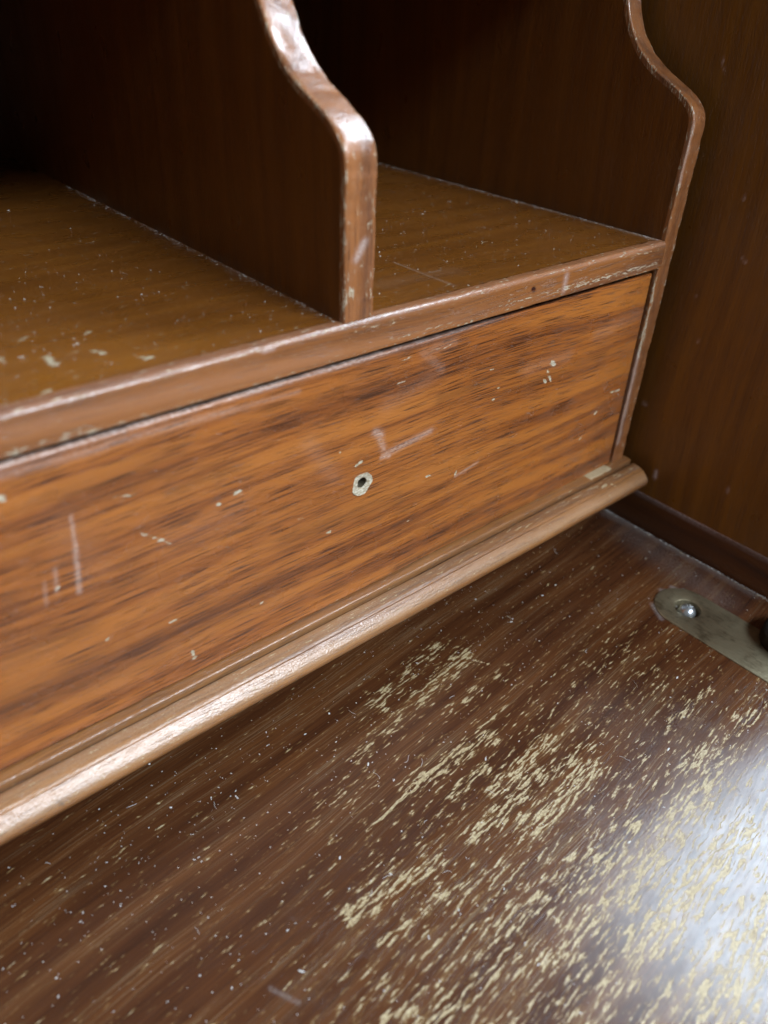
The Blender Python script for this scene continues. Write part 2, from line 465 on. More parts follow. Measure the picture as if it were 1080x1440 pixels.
def mesh_obj(name, P, faces, mat, parent=None, marks=None, smooth=40, attr=None):
    """P in mm, world space"""
    P = np.asarray(P, float).reshape(-1, 3)
    me = bpy.data.meshes.new(name)
    me.from_pydata((P * MM).tolist(), [], faces if isinstance(faces, list) else faces.tolist())
    if marks is not None or attr is not None:
        a = me.color_attributes.new('marks', 'FLOAT_COLOR', 'POINT')
        v = paint(P, marks or [])
        if attr is not None:
            v[:, :3] = np.maximum(v[:, :3], attr)
        a.data.foreach_set('color', v.ravel())
    me.materials.append(mat)
    me.validate()
    if smooth:
        me.shade_smooth()
        me.set_sharp_from_angle(angle=math.radians(smooth))
    o = bpy.data.objects.new(name, me)
    C.objects.link(o)
    if parent is not None:
        o.parent = parent
        o.location = -parent.location
    return o


def grid_faces(ni, nj, flip=False, wrap=False):
    i, j = np.meshgrid(np.arange(ni - 1), np.arange(nj if wrap else nj - 1), indexing='ij')
    j2 = (j + 1) % nj
    f = np.stack([i * nj + j, (i + 1) * nj + j, (i + 1) * nj + j2, i * nj + j2], -1).reshape(-1, 4)
    return f[:, ::-1] if flip else f


def box_mesh(name, x0, x1, y0, y1, z0, z1, mat, parent=None, r=.6):
    """board with softened edges"""
    import bmesh
    bm = bmesh.new()
    bmesh.ops.create_cube(bm, size=1)
    for v in bm.verts:
        v.co = Vector(((x0 + x1) / 2 + v.co.x * (x1 - x0), (y0 + y1) / 2 + v.co.y * (y1 - y0), (z0 + z1) / 2 + v.co.z * (z1 - z0))) * MM
    bmesh.ops.bevel(bm, geom=list(bm.edges), offset=r * MM, segments=3, affect='EDGES', profile=.5)
    me = bpy.data.meshes.new(name)
    bm.to_mesh(me)
    bm.free()
    me.materials.append(mat)
    me.shade_smooth()
    me.set_sharp_from_angle(angle=math.radians(40))
    o = bpy.data.objects.new(name, me)
    C.objects.link(o)
    if parent is not None:
        o.parent = parent
        o.location = -parent.location
    return o


def thing(name, label, cat, base, group=None, kind=None):
    o = bpy.data.objects.new(name, None)
    C.objects.link(o)
    o.location = Vector(base) * MM
    o.empty_display_size = .01
    tag(o, label, cat, group, kind)
    return o


def tag(o, label, cat=None, group=None, kind=None):
    o['label'] = label
    if cat:
        o['category'] = cat
    if group:
        o['group'] = group
    if kind:
        o['kind'] = kind


def axis_pts(*spans):
    """concatenate (start, stop, step) spans into one rising coordinate list"""
    out = []
    for a, b, s in spans:
        n = max(1, int(round((b - a) / s)))
        out += list(a + (b - a) * np.arange(n) / n)
    out.append(spans[-1][1])
    return np.array(out)


# ------------------------------------------------------------------ materials
DRAWER_WOOD = wood('drawer_veneer', 'XZ', light=(.42, .140, .027), mid=(.33, .100, .020), dark=(.21, .060, .014), pore=(.048, .015, .007),
                   rough=.30, coat=.20, pores=.85, figure=1.0, seed=1.3, haze=(.66, .52, .45), stain_or_shade=(.055, .019, .009), wander=5, bump=.8, wear_base=.88, worn=(.68, .63, .50))
SHELF_WOOD = wood('shelf_veneer', 'XY', light=(.225, .080, .012), mid=(.185, .063, .010), dark=(.135, .045, .008), pore=(.06, .02, .008),
                  rough=.30, coat=.2, pores=.18, figure=.45, seed=4.1, haze=(.42, .36, .30), wear_base=.78, bump=.7, worn=(.52, .45, .32), fleck=2.2)
LIP_WOOD = wood('lipping_wood', 'XZ', light=(.34, .122, .032), mid=(.25, .087, .023), dark=(.15, .048, .015), pore=(.06, .022, .012),
                rough=.32, coat=.75, coat_rough=.10, worn=(.62, .53, .40), fleck=3.0, pores=.5, figure=.9, seed=7.7, haze=(.60, .46, .42), stain_or_shade=(.035, .003, .002), bump=.5, solid=True, wear_base=.76)
DIVIDER_WOOD = wood('divider_wood', 'ZY', light=(.200, .072, .012), mid=(.155, .053, .010), dark=(.110, .036, .008), pore=(.07, .023, .007),
                    rough=.34, coat=.12, pores=.3, figure=.5, seed=2.2, wear_base=.95, bump=.6)
EDGE_WOOD = wood('divider_edge_wood', 'ZY', light=(.33, .118, .032), mid=(.24, .082, .023), dark=(.13, .043, .014), pore=(.06, .022, .012),
                 rough=.32, coat=.75, coat_rough=.10, worn=(.62, .53, .40), fleck=3.0, pores=.5, figure=.9, seed=3.9, bump=.6, solid=True, haze=(.62, .52, .48), wear_base=.76)
MOULD_WOOD = wood('moulding_wood', 'XY', light=(.34, .145, .042), mid=(.26, .105, .031), dark=(.15, .056, .018), pore=(.07, .026, .014),
                  rough=.36, coat=.8, coat_rough=.25, fleck=2.0, pores=.5, figure=.9, seed=5.5, haze=(.60, .50, .36), bump=.8, worn=(.62, .50, .32), solid=True, wear_base=.76)
DESK_WOOD = wood('desk_veneer', 'XY', light=(.110, .040, .013), mid=(.068, .023, .0085), dark=(.034, .011, .005), pore=(.015, .006, .004),
                 worn=(.52, .425, .25), rough=.23, coat=0.0, pores=.35, figure=.6, angle=5.0, seed=6.6, haze=(.20, .175, .165),
                 stain_or_shade=(.012, .005, .004), bump=.14, relief=2.6, veins=True, hairs=.3, wear_base=.80)
WALL_WOOD = wood('side_wood', 'ZY', light=(.235, .092, .012), mid=(.180, .067, .010), dark=(.120, .042, .008), pore=(.035, .013, .006),
                 rough=.34, coat=.15, pores=.3, figure=.5, seed=8.8, wear_base=.95, bump=.6)
BATTEN_WOOD = wood('batten_wood', 'YZ', light=(.12, .040, .009), mid=(.09, .028, .007), dark=(.055, .018, .006),
                   rough=.40, coat=.1, pores=.3, seed=9.4, wear_base=.95)
RAW_WOOD = wood('raw_wood', 'XZ', light=(.12, .095, .06), mid=(.09, .07, .04), dark=(.06, .045, .025), rough=.75, coat=0, pores=.3, seed=1.1)
BRASS = metal('dull_brass', (.36, .31, .20), .42, dirt=(.15, .115, .065), spots=.85, bump=2.0)
STEEL = metal('worn_steel', (.52, .55, .58), .26, dirt=(.22, .22, .22), spots=.4)
DARK_METAL = metal('blackened_metal', (.035, .030, .026), .42, dirt=(.015, .013, .012), spots=.6)
BRONZE = metal('brown_bronze', (.10, .065, .035), .45, dirt=(.05, .03, .02), spots=.6)
N_ = NT('pale_dust')
DUST = N_.surface((.62, .60, .57, 1), .8)

# ------------------------------------------------------------------ setting: writing surface and cabinet side
ZD, XW = -26.0, 13.6
xs = axis_pts((-330, -236, 12), (-236, 9, .42), (9, 12.6, .2))
ys = axis_pts((-230, -132, 12), (-132, 22, .42), (22, 262, 16))
gx, gy = np.meshgrid(xs, ys, indexing='ij')
gz = np.full_like(gx, ZD)
d = np.clip(1.0 - (12.6 - gx), 0, 1)
gz -= 1.0 - np.sqrt(1 - d ** 2 * .985)
lowf = vnoise(np.stack([gx.ravel() * .02, gy.ravel() * .02], 1), 3).reshape(gx.shape)
gz += (lowf - .5) * .12
gz -= 2.6 * (np.hypot(gx + 14.0, gy + 47.2) < 4.3)                   # countersink under the hinge screw
P = np.stack([gx, gy, gz], -1).reshape(-1, 3)
edge = np.zeros((len(P), 3), np.float32)
dx = 12.6 - P[:, 0]
nn = vnoise(P[:, :2] * .25, 9)
edge[:, 1] = np.where(dx < 2.2, np.exp(-((dx - .55) / .75) ** 2) * (.75 + .5 * nn), 0)
edge[:, 0] = np.where(dx < 1.8, .55 * nn, 0)
ni, nj = len(xs), len(ys)
F = grid_faces(ni, nj).tolist()
k = len(P)
P2 = P.copy()
# skirt down to the underside
bnd = [i * nj for i in range(ni)] + [(ni - 1) * nj + j for j in range(1, nj)] + [i * nj + nj - 1 for i in range(ni - 2, -1, -1)] + [j for j in range(nj - 2, 0, -1)]
low = P[bnd].copy()
low[:, 2] = ZD - 18
Pall = np.concatenate([P, low])
nb_ = len(bnd)
for a in range(nb_):
    b = (a + 1) % nb_
    F.append([bnd[b], bnd[a], k + a, k + b])
F.append([k + a for a in range(nb_)][::-1])
desk = mesh_obj('writing_surface', Pall, F, DESK_WOOD, marks=DESK_MARKS, attr=np.concatenate([edge, np.zeros((nb_, 3), np.float32)]))
#
tag(desk, 'dark brown desk top with pale worn scratches below the drawer', 'desk top', kind='structure')

side = thing('cabinet_side', 'dark brown inner side of the cabinet at the right edge', 'cabinet side', (XW, 100, ZD - 18), kind='structure')
ys = axis_pts((-100, 60, .8), (60, 262, 12))
zs = axis_pts((ZD - 18, ZD + 13.4, 8), (ZD + 13.4, 190, .9), (190, 235, 9))
gy, gz = np.meshgrid(ys, zs, indexing='ij')
shift = np.clip((gz - ZD) / 163, 0, 2) * 46        # the side's front edge slopes back towards the top
gy = gy + shift * np.clip((60 - gy) / 160, 0, 1)
gx = np.full_like(gy, XW)
P = np.stack([gx, gy, gz], -1).reshape(-1, 3)
nj = len(zs)
ni = len(ys)
F = grid_faces(ni, nj, flip=True).tolist()
bnd = [i * nj for i in range(ni)] + [(ni - 1) * nj + j for j in range(1, nj)] + [i * nj + nj - 1 for i in range(ni - 2, -1, -1)] + [j for j in range(nj - 2, 0, -1)]
low = P[bnd].copy()
low[:, 0] = XW + 17
k = len(P)
for a in range(len(bnd)):
    b = (a + 1) % len(bnd)
    F.append([bnd[a], bnd[b], k + b, k + a])
F.append([k + a for a in range(len(bnd))])
WALL_MARKS = [([XW, -10.7, -4.6], [XW, -10.5, -2.2], .55, 1, 1.6), ([XW, -36.3, 3.0], [XW, -36.2, 4.0], .5, 1, .6), ([XW, -7.0, 60], [XW, -7.0, 60.5], .3, 1, .4),
              ([XW, -13, 90], [XW, -13, 90.6], .3, 1, 1), ([XW, -12, 47], [XW, -12, 47.4], .3, 1, 1), ([XW, -17.5, 74.5], [XW, -19, 74], .3, 1, 1),
              ([XW, 3.0, 120], [XW, 4.5, 124], .16, 1, .9), ([XW, 0, 20], [XW, 1, 20.2], .5, 1, .7)]
mesh_obj('panel', np.concatenate([P, low]), F, WALL_WOOD, side, marks=WALL_MARKS, smooth=30)
# batten along the foot of the side, its top arris painted pale as if catching light
prof = [(XW + .4, -43.5), (XW - .3, -43.5), (XW - .3, -15.0), (XW - .3, -13.8), (XW - .3, -13.3), (XW - .22, -12.9), (XW - .05, -12.75), (XW + .4, -12.7)]
yy = axis_pts((-100, 30, 1.0), (30, 240, 10))
P = np.array([[(px, y, pz) for px, pz in prof] for y in yy]).reshape(-1, 3)
at_ = np.zeros((len(P), 3), np.float32)
sel = P[:, 2] > -14
at_[sel, 1] = .05 + .4 * vnoise(np.stack([P[sel, 1] * .12, P[sel, 0]], 1), 5)
n_ = len(prof)
F = grid_faces(len(yy), n_, wrap=True).tolist() + [list(range(n_)), [(len(yy) - 1) * n_ + j for j in range(n_)][::-1]]
mesh_obj('batten', P, F, BATTEN_WOOD, side, attr=at_)

# ------------------------------------------------------------------ pigeonhole unit
unit = thing('pigeonhole_unit', 'brown wooden pigeonhole unit with curved dividers standing above the desk top', 'desk organiser', (-112, 120, ZD))
XL, XR = -226.0, 0.8
ZS = 77.0                                                            # shelf top

# shelf board
xs = axis_pts((XL, XR, .55))
ys = axis_pts((3.2, 140, .55), (140, 250, 5))
gx, gy = np.meshgrid(xs, ys, indexing='ij')
gz = np.full_like(gx, ZS) + (vnoise(np.stack([gx.ravel() * .03, gy.ravel() * .03], 1), 4).reshape(gx.shape) - .5) * .08
P = np.stack([gx, gy, gz], -1).reshape(-1, 3)
ni, nj = len(xs), len(ys)
F = grid_faces(ni, nj).tolist()
k = len(P)
bot = np.array([[XL, 3.2, 69.2], [XR, 3.2, 69.2], [XR, 250, 69.2], [XL, 250, 69.2]])
F.append([k, k + 3, k + 2, k + 1])
shelf = mesh_obj('shelf', np.concatenate([P, bot]), F, SHELF_WOOD, unit, marks=SHELF_MARKS)


def sweep_x(name, prof, x0, x1, step, mat, parent, marks, chip, attr_fn=None, seed=0, smooth=50):
    """profile (y, z) swept along x, arrises slightly uneven"""
    xx = axis_pts((x0, x1, step))
    pr = np.array(prof)
    n = len(pr)
    P = np.zeros((len(xx), n, 3))
    P[:, :, 0] = xx[:, None]
    P[:, :, 1] = pr[None, :, 0]
    P[:, :, 2] = pr[None, :, 1]
    c = pr.mean(0)
    dirs = c - pr
    dirs /= np.linalg.norm(dirs, axis=1)[:, None]
    a = vnoise(np.stack([np.repeat(xx, n) * .35, np.tile(np.arange(n), len(xx)) * .25], 1), seed).reshape(len(xx), n)
    b = vnoise(np.stack([np.repeat(xx, n) * 1.3, np.tile(np.arange(n), len(xx)) * .4], 1), seed + 1).reshape(len(xx), n)
    amt = np.clip(a - .55, 0, 1) * 1.2 * chip + (b - .5) * .10 * chip
    P[:, :, 1] += amt * dirs[None, :, 0]
    P[:, :, 2] += amt * dirs[None, :, 1]
    P = P.reshape(-1, 3)
    F = grid_faces(len(xx), n, wrap=True).tolist()
    F += [list(range(n)), [(len(xx) - 1) * n + j for j in range(n)][::-1]]
    at_ = attr_fn(P) if attr_fn else None
    return mesh_obj(name, P, F, mat, parent, marks=marks, attr=at_, smooth=smooth)


def arc(cy, cz, r, a0, a1, n):
    return [(cy + r * math.cos(math.radians(a0 + (a1 - a0) * i / n)), cz + r * math.sin(math.radians(a0 + (a1 - a0) * i / n))) for i in range(n + 1)]


# lipping on the shelf's front edge
prof = [(3.15, ZS)] + [(.95, ZS - .03), (.70, ZS - .12), (.42, ZS - .36), (.18, ZS - .62), (.05, ZS - .85), (0, ZS - 1.15)] + [(0, z) for z in np.linspace(75.2, 70.2, 14)] + arc(.25, 69.45, .25, 180, 270, 3) + [(3.15, 69.2)]


def lip_attr(P):
    a = np.zeros((len(P), 3), np.float32)
    n = vnoise(P * np.array([.12, .4, .4]), 21)
    n2 = vnoise(P * np.array([.5, .8, .8]), 22)
    top = np.exp(-((P[:, 2] - 76.5) / .6) ** 2)
    bot = np.exp(-((P[:, 2] - 69.6) / .6) ** 2)
    a[:, 0] = np.clip(top * (.08 + .30 * n) + bot * (.14 + .30 * n) + .12 * n2, 0, 1)
    a[:, 1] = top * .22
    return a


sub = sweep_x('front_lipping', prof, XL, XR - .02, .5, LIP_WOOD, unit, LIP_MARKS, .22, lip_attr, 31)
sub.parent = shelf
sub.location = (0, 0, 0)

# moulding under the drawer
prof = [(12, -8.2), (12, .35), (-1.3, .35), (-1.7, .25), (-1.9, -.05), (-2.0, -1.3), (-2.35, -2.1), (-2.75, -2.0), (-3.1, -.85), (-4.2, -.72), (-5.2, -.82), (-6.2, -1.02), (-7.0, -1.25), (-7.15, -1.55), (-7.4, -1.62)] + \
    [(-7.65, -1.5), (-8.0, -1.85), (-8.6, -2.42), (-9.2, -3.02), (-9.7, -3.55), (-10.2, -4.25), (-10.45, -5.1), (-10.35, -6.1), (-9.9, -6.95), (-9.1, -7.6), (-8.2, -8.05), (-7, -8.2)]


def mould_attr(P):
    a = np.zeros((len(P), 3), np.float32)
    n = vnoise(P * np.array([.06, .5, .5]), 41)
    n2 = vnoise(P * np.array([.45, 1.2, 1.2]), 42)
    cove = np.exp(-((P[:, 1] + 4.8) / 1.8) ** 2)
    bead = np.exp(-((P[:, 1] + 9.6) / 1.2) ** 2) * (P[:, 2] > -5)
    a[:, 0] = np.clip(cove * (.10 + .34 * n) + bead * (.05 + .30 * n2 * n), 0, 1)
    a[:, 1] = np.clip(cove * (.12 + .36 * n) * np.clip(-P[:, 0] / 120, .25, 1) + bead * .25, 0, 1)  # pale sheen painted on cove and bead, the cove's stronger to the left
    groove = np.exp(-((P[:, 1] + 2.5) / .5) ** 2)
    a[:, 2] = groove * 1.4  # shade down in the groove painted as a dark line
    return a


MOULD_MARKS = [([-13.0, -1.2, .4], [-2.5, -1.2, .4], .8, 0, 1.5), ([-2, -5, -.8], [-1, -5, -.8], .6, 0, 1.1), ([-14, -5.5, -.8], [-10, -6.5, -.9], .5, 0, 1.1),
               ([-8, -7, -1.2], [-6, -9, -1.8], .3, 0, 1.0), ([-199, -9.5, -2.6], [-198.6, -10.4, -4.4], .35, 2, 1.2), ([4, -6, -1], [6, -5, -.7], .4, 0, .9)]
sweep_x('base_moulding', prof, XL - 9, 9.6, .5, MOULD_WOOD, unit, MOULD_MARKS, .05, mould_attr, 51)

# boards hidden behind the moulding that carry the unit, and its back and top
box_mesh('base_board', XL, XR, 12.02, 249, -8, -.6, SHELF_WOOD, unit)
box_mesh('plinth', XL + 4, XR, 34, 52, ZD + .05, -8.02, SHELF_WOOD, unit)
box_mesh('back_panel', XL - 6, 7.2, 250.05, 256, ZD + .1, 152, DIVIDER_WOOD, unit)
box_mesh('top_board', XL - 6, 7.2, 32, 250, 152.05, 159, SHELF_WOOD, unit)  # unseen, set low to keep the pigeonholes in shade

# the ogee front contour shared by dividers and end panels, (y, z)
OGEE = [(.6, 105.5), (.75, 107.9), (1.2, 109.9), (2.2, 111.7), (4.2, 113.5), (7.1, 115.4), (10.6, 117.2), (14.3, 118.9), (18.4, 121.3), (22.3, 124.4),
        (25.4, 128.0), (27.8, 132.0), (29.3, 136.0), (30.4, 141.0), (31.3, 151.9)]


def contour(z0):
    pts = [(.6, z) for z in np.arange(z0, 106, .6)]
    pts = pts[:-1]
    K = np.array([(.6, 104.5)] + OGEE + [(31.8, 165)])
    for i in range(1, len(K) - 2):
        L = np.linalg.norm(K[i + 1] - K[i])
        n = max(2, int(L / .6))
        for t in np.arange(n) / n:
            p0, p1, p2, p3 = K[i - 1], K[i], K[i + 1], K[i + 2]
            pts.append(tuple(.5 * (2 * p1 + (p2 - p0) * t + (2 * p0 - 5 * p1 + 4 * p2 - p3) * t * t + (3 * p1 - p0 - 3 * p2 + p3) * t ** 3)))
    pts.append(tuple(OGEE[-1]))
    return np.array(pts)


def upright(name, x0, x1, z0, parent, edge_attr, marks, seed, lean=0.0, r=.5):
    """board with a rounded, worn front edge; the edge is a part of its own"""
    K = contour(z0)
    T = np.gradient(K, axis=0)
    T /= np.linalg.norm(T, axis=1)[:, None]
    Nin = np.stack([T[:, 1], -T[:, 0]], 1)                            # inward (towards the back)
    cs = [(x0, 1.6), (x0, r)]
    cs += [(x0 + r - r * math.cos(a), r - r * math.sin(a)) for a in np.linspace(.3, math.pi / 2, 5)]
    cs += [(x, 0) for x in np.linspace(x0 + r, x1 - r, 9)[1:-1]]
    cs += [(x1 - r + r * math.cos(a), r - r * math.sin(a)) for a in np.linspace(math.pi / 2, .3, 5)]
    cs += [(x1, r), (x1, 1.6)]
    n = len(cs)
    P = np.zeros((len(K), n, 3))
    for j, (x, ins) in enumerate(cs):
        P[:, j, 0] = x
        P[:, j, 1] = K[:, 0] + Nin[:, 0] * ins
        P[:, j, 2] = K[:, 1] + Nin[:, 1] * ins
    s = np.repeat(np.arange(len(K)), n)
    jj = np.tile(np.arange(n), len(K))
    a = vnoise(np.stack([s * .22, jj * .25], 1), seed).reshape(len(K), n)
    b = vnoise(np.stack([s * .9, jj * .5], 1), seed + 1).reshape(len(K), n)
    amt = (np.clip(a - .5, 0, 1) * .55 + (b - .5) * .09)
    amt[:, [0, -1]] = 0
    P[:, :, 1] += amt * Nin[:, None, 0]
    P[:, :, 2] += amt * Nin[:, None, 1]
    P[:, :, 0] += lean * np.clip((110 - P[:, :, 2]) / 110, 0, 1)
    base = P[:, [0, -1]].copy()
    P = P.reshape(-1, 3)
    body_pts = np.concatenate([base[:, 0], base[:, 1], [[x0 + lean, 249.9, z0], [x0, 249.9, 151.9], [x1 + lean, 249.9, z0], [x1, 249.9, 151.9]]])
    m_ = len(K)
    # flat sides, back, top, foot
    F = [list(range(m_)) + [2 * m_ + 1, 2 * m_], (list(range(m_, 2 * m_)) + [2 * m_ + 3, 2 * m_ + 2])[::-1],
         [2 * m_, 2 * m_ + 1, 2 * m_ + 3, 2 * m_ + 2], [0, 2 * m_, 2 * m_ + 2, m_], [m_ - 1, 2 * m_ - 1, 2 * m_ + 3, 2 * m_ + 1]]
    bo = mesh_obj(name, body_pts, F, DIVIDER_WOOD, parent, smooth=0)
    eo = mesh_obj('front_edge', P, grid_faces(m_, n), EDGE_WOOD, None, marks=marks, attr=edge_attr(P, x0, x1), smooth=60)
    eo.parent = bo
    return bo


def edge_attr(P, x0, x1):
    a = np.zeros((len(P), 3), np.float32)
    n = vnoise(P * np.array([.5, .22, .22]), 61)
    n2 = vnoise(P * np.array([.6, .7, .7]), 62)
    l = np.exp(-((P[:, 0] - x0) / .7) ** 2)
    rr = np.exp(-((P[:, 0] - x1) / .6) ** 2)
    a[:, 0] = np.clip(l * (.08 + .42 * n) + rr * (.04 + .38 * n2) + .20 * n2, 0, 1)
    a[:, 1] = np.clip(.08 * n2, 0, 1)
    return a


upright('divider', -119.0, -111.0, ZS + .02, unit, edge_attr, [([-116, .6, 90], [-114, .6, 93], .8, 1, .9), ([-118, .6, 82], [-117, .6, 84], .7, 0, .8), ([-113, .6, 96], [-112, .6, 97], .5, 0, .8)], 71)
END_MARKS = [([1.2, .6, 66], [2.0, .6, 40], .8, 0, .85), ([1.6, .6, 42], [2.8, .6, 8], .9, 1, .7), ([1, .6, 110], [1.2, .6, 92], .6, 1, .6), ([1.5, .6, 66], [1.6, .6, 50], .45, 0, 1.1)]
upright('end_panel', XR + .02, 7.1, -.2 + .6, unit, edge_attr, END_MARKS, 81, lean=1.1, r=.5)

upright('end_panel', XL - 6.3, XL - .02, .4, unit, edge_attr, [], 95, r=.8)

# ------------------------------------------------------------------ drawer
drawer = thing('drawer', 'orange brown drawer front with one empty screw hole, below the shelf', 'drawer', (-112.6, 6, .4))
DX0, DX1, DZ0, DZ1 = -225.0, .1, .55, 67.9
HX, HZ = -112.6, 35.1
r = .75
edge_ = [0, .1, .25, .45, .7, 1.0, 1.35]
xs = np.array([DX0 + e for e in edge_] + list(axis_pts((DX0 + 1.7, HX - 4, .42))) + list(axis_pts((HX - 4, HX + 4, .5)))[1:] + list(axis_pts((HX + 4, DX1 - 1.7, .42)))[1:] + [DX1 - e for e in edge_[::-1]])
zs = np.array([DZ0 + e for e in edge_] + list(axis_pts((DZ0 + 1.7, HZ - 4, .42))) + list(axis_pts((HZ - 4, HZ + 4, .5)))[1:] + list(axis_pts((HZ + 4, DZ1 - 1.7, .42)))[1:] + [DZ1 - e for e in edge_[::-1]])
gx, gz = np.meshgrid(xs, zs, indexing='ij')
dd = np.minimum(np.minimum(gx - DX0, DX1 - gx), np.minimum(gz - DZ0, DZ1 - gz))
t = np.clip(1 - dd / r, 0, 1)
gy = .55 + r * (1 - np.sqrt(np.clip(1 - t ** 2, 0, 1)))
gy += (vnoise(np.stack([gx.ravel() * .025, gz.ravel() * .03], 1), 5).reshape(gx.shape) - .5) * .10
ii = (np.abs(gx - HX) < 3.99)
lean = -1.9 * np.clip((gx + 60) / 60, 0, 1) * (gz / 68)              # right-hand end cut slightly out of square
P = np.stack([gx + lean, gy, gz], -1).reshape(-1, 3)
ni, nj = len(xs), len(zs)
F = grid_faces(ni, nj, flip=False)
ctr = P[F].mean(1)
inside = (np.abs(ctr[:, 0] - HX) < 4) & (np.abs(ctr[:, 2] - HZ) < 4)
F = F[~inside].tolist()
Pl = P.tolist()
# ring of vertices round the square cut-out, then rings down to the bored hole
i0 = int(np.argmin(abs(xs - (HX - 4))))
i1 = int(np.argmin(abs(xs - (HX + 4))))
j0 = int(np.argmin(abs(zs - (HZ - 4))))
j1 = int(np.argmin(abs(zs - (HZ + 4))))
sq = [i * nj + j0 for i in range(i0, i1)] + [i1 * nj + j for j in range(j0, j1)] + [i * nj + j1 for i in range(i1, i0, -1)] + [i0 * nj + j for j in range(j1, j0, -1)]
prev = sq
ns = len(sq)
base_y = float(np.mean([P[v][1] for v in sq]))
ang = [math.atan2(P[v][2] - HZ, P[v][0] - HX) for v in sq]
hole_attr = {}
rag = [.18 * math.sin(3 * a + 1) + .15 * math.sin(5 * a + 2.2) + random.uniform(-.07, .07) for a in ang]
for rr, dy, wr in ((3.4, 0, 0.0), (3.1, 0, 0), (2.95, .0, .9), (2.7, .04, 1.6), (2.4, .09, 2), (2.1, .13, 2), (1.8, .17, 2), (1.5, .25, 2), (1.4, .5, 1.2)):
    cur = []
    for a, g in zip(ang, rag):
        e = rr + g * (1 if 1.8 < rr < 3.2 else .25)
        if 1.9 < rr < 3.2:
            e *= 1 + .16 * max(0, math.cos(a + 2.1))
        dyy = dy + (random.uniform(-.07, .07) if dy > 0 else 0)
        Pl.append((HX + e * math.cos(a), base_y + dyy, HZ + e * math.sin(a)))
        hole_attr[len(Pl) - 1] = wr
        cur.append(len(Pl) - 1)
    for k in range(ns):
        F.append([prev[k], prev[(k + 1) % ns], cur[(k + 1) % ns], cur[k]][::-1])
    prev = cur
rim = prev
# back of the drawer front
bnd = [i * nj for i in range(ni)] + [(ni - 1) * nj + j for j in range(1, nj)] + [i * nj + nj - 1 for i in range(ni - 2, -1, -1)] + [j for j in range(nj - 2, 0, -1)]
k = len(Pl)
for v in bnd:
    q = Pl[v]
    Pl.append((q[0], 12.0, q[2] - (1.6 if q[2] > 60 else 0)))
for a in range(len(bnd)):
    b = (a + 1) % len(bnd)
    F.append([bnd[b], bnd[a], k + a, k + b][::-1])
F.append([k + a for a in range(len(bnd))])
Pl = np.array(Pl)
at_ = np.zeros((len(Pl), 3), np.float32)
for v, w in hole_attr.items():
    at_[v, 0] = w
n_ = vnoise(Pl[:, [0, 2]] * np.array([.10, .5]), 91)
top = np.exp(-((DZ1 - Pl[:, 2]) / .7) ** 2) * np.clip((-60 - Pl[:, 0]) / 60, 0, 1)
at_[:, 1] = np.maximum(at_[:, 1], top * (.35 + .6 * n_))  # worn pale top edge with its highlight painted in, towards the left
at_[(Pl[:, 1] > 1.0) & (Pl[:, 2] > 66), 2] = 3.0  # shade inside the gap under the shelf, painted near black
at_[:, 0] = np.maximum(at_[:, 0], np.exp(-((DX1 - Pl[:, 0] - 1.5) / .5) ** 2) * .15)
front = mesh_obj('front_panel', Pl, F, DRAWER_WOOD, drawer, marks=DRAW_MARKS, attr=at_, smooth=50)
# bored hole behind the rim
n_ = 24
P = [(HX + 1.42 * math.cos(2 * math.pi * i / n_), y, HZ + 1.42 * math.sin(2 * math.pi * i / n_)) for y in (base_y + .42, base_y + 4, base_y + 9) for i in range(n_)]
F = grid_faces(3, n_, wrap=True).tolist() + [[2 * n_ + i for i in range(n_)]]
sh = mesh_obj('screw_hole', P, F, RAW_WOOD, drawer)
sh['label'] = 'empty round screw hole with a pale chipped rim'

# ------------------------------------------------------------------ brass hinge let into the desk top
hinge = thing('hinge', 'dull brass hinge leaf with a round end screwed into the desk top', 'hinge', (-14, -60, ZD))
HXc, HWd, HYe = -14.3, 9.8, -46.5


def outline(off):
    pts = [(HXc + (HWd - off) * math.cos(a), HYe + (HWd - off) * math.sin(a)) for a in np.linspace(0, math.pi, 33)]
    return pts + [(HXc - HWd + off, y) for y in np.linspace(HYe - 3, -118, 40)] + [(HXc + HWd - off, y) for y in np.linspace(-118, HYe - 3, 40)]


nS = 24
rings = []
P = []
for off, z in ((0, ZD - 1.2), (0, ZD + .22), (.15, ZD + .34), (.45, ZD + .40)):
    rings.append(len(P))
    P += [(x, y, z) for x, y in outline(off)]
no = len(outline(0))
F = []
for a in range(3):
    for i in range(no):
        j = (i + 1) % no
        F.append([rings[a] + i, rings[a] + j, rings[a + 1] + j, rings[a + 1] + i])
SX, SY = -14.0, -47.2
hr = len(P)
for rr, z in ((4.5, ZD + .40), (4.2, ZD + .2), (3.9, ZD - 1.3), (3.7, ZD - 2.3)):
    P += [(SX + rr * math.cos(2 * math.pi * i / nS), SY + rr * math.sin(2 * math.pi * i / nS), z) for i in range(nS)]
for a in range(3):
    for i in range(nS):
        j = (i + 1) % nS
        F.append([hr + a * nS + i, hr + a * nS + j, hr + (a + 1) * nS + j, hr + (a + 1) * nS + i])
import bmesh
me = bpy.data.meshes.new('plate')
bm = bmesh.new()
V = [bm.verts.new(Vector(p) * MM) for p in P]
for f in F:
    bm.faces.new([V[i] for i in f])
bm.edges.ensure_lookup_table()
oe = [bm.edges.get((V[rings[3] + i], V[rings[3] + (i + 1) % no])) or bm.edges.new((V[rings[3] + i], V[rings[3] + (i + 1) % no])) for i in range(no)]
ie = [bm.edges.get((V[hr + i], V[hr + (i + 1) % nS])) or bm.edges.new((V[hr + i], V[hr + (i + 1) % nS])) for i in range(nS)]
bmesh.ops.triangle_fill(bm, edges=oe + ie, use_beauty=True)
bmesh.ops.recalc_face_normals(bm, faces=bm.faces)
bm.to_mesh(me)
bm.free()
me.materials.append(BRASS)
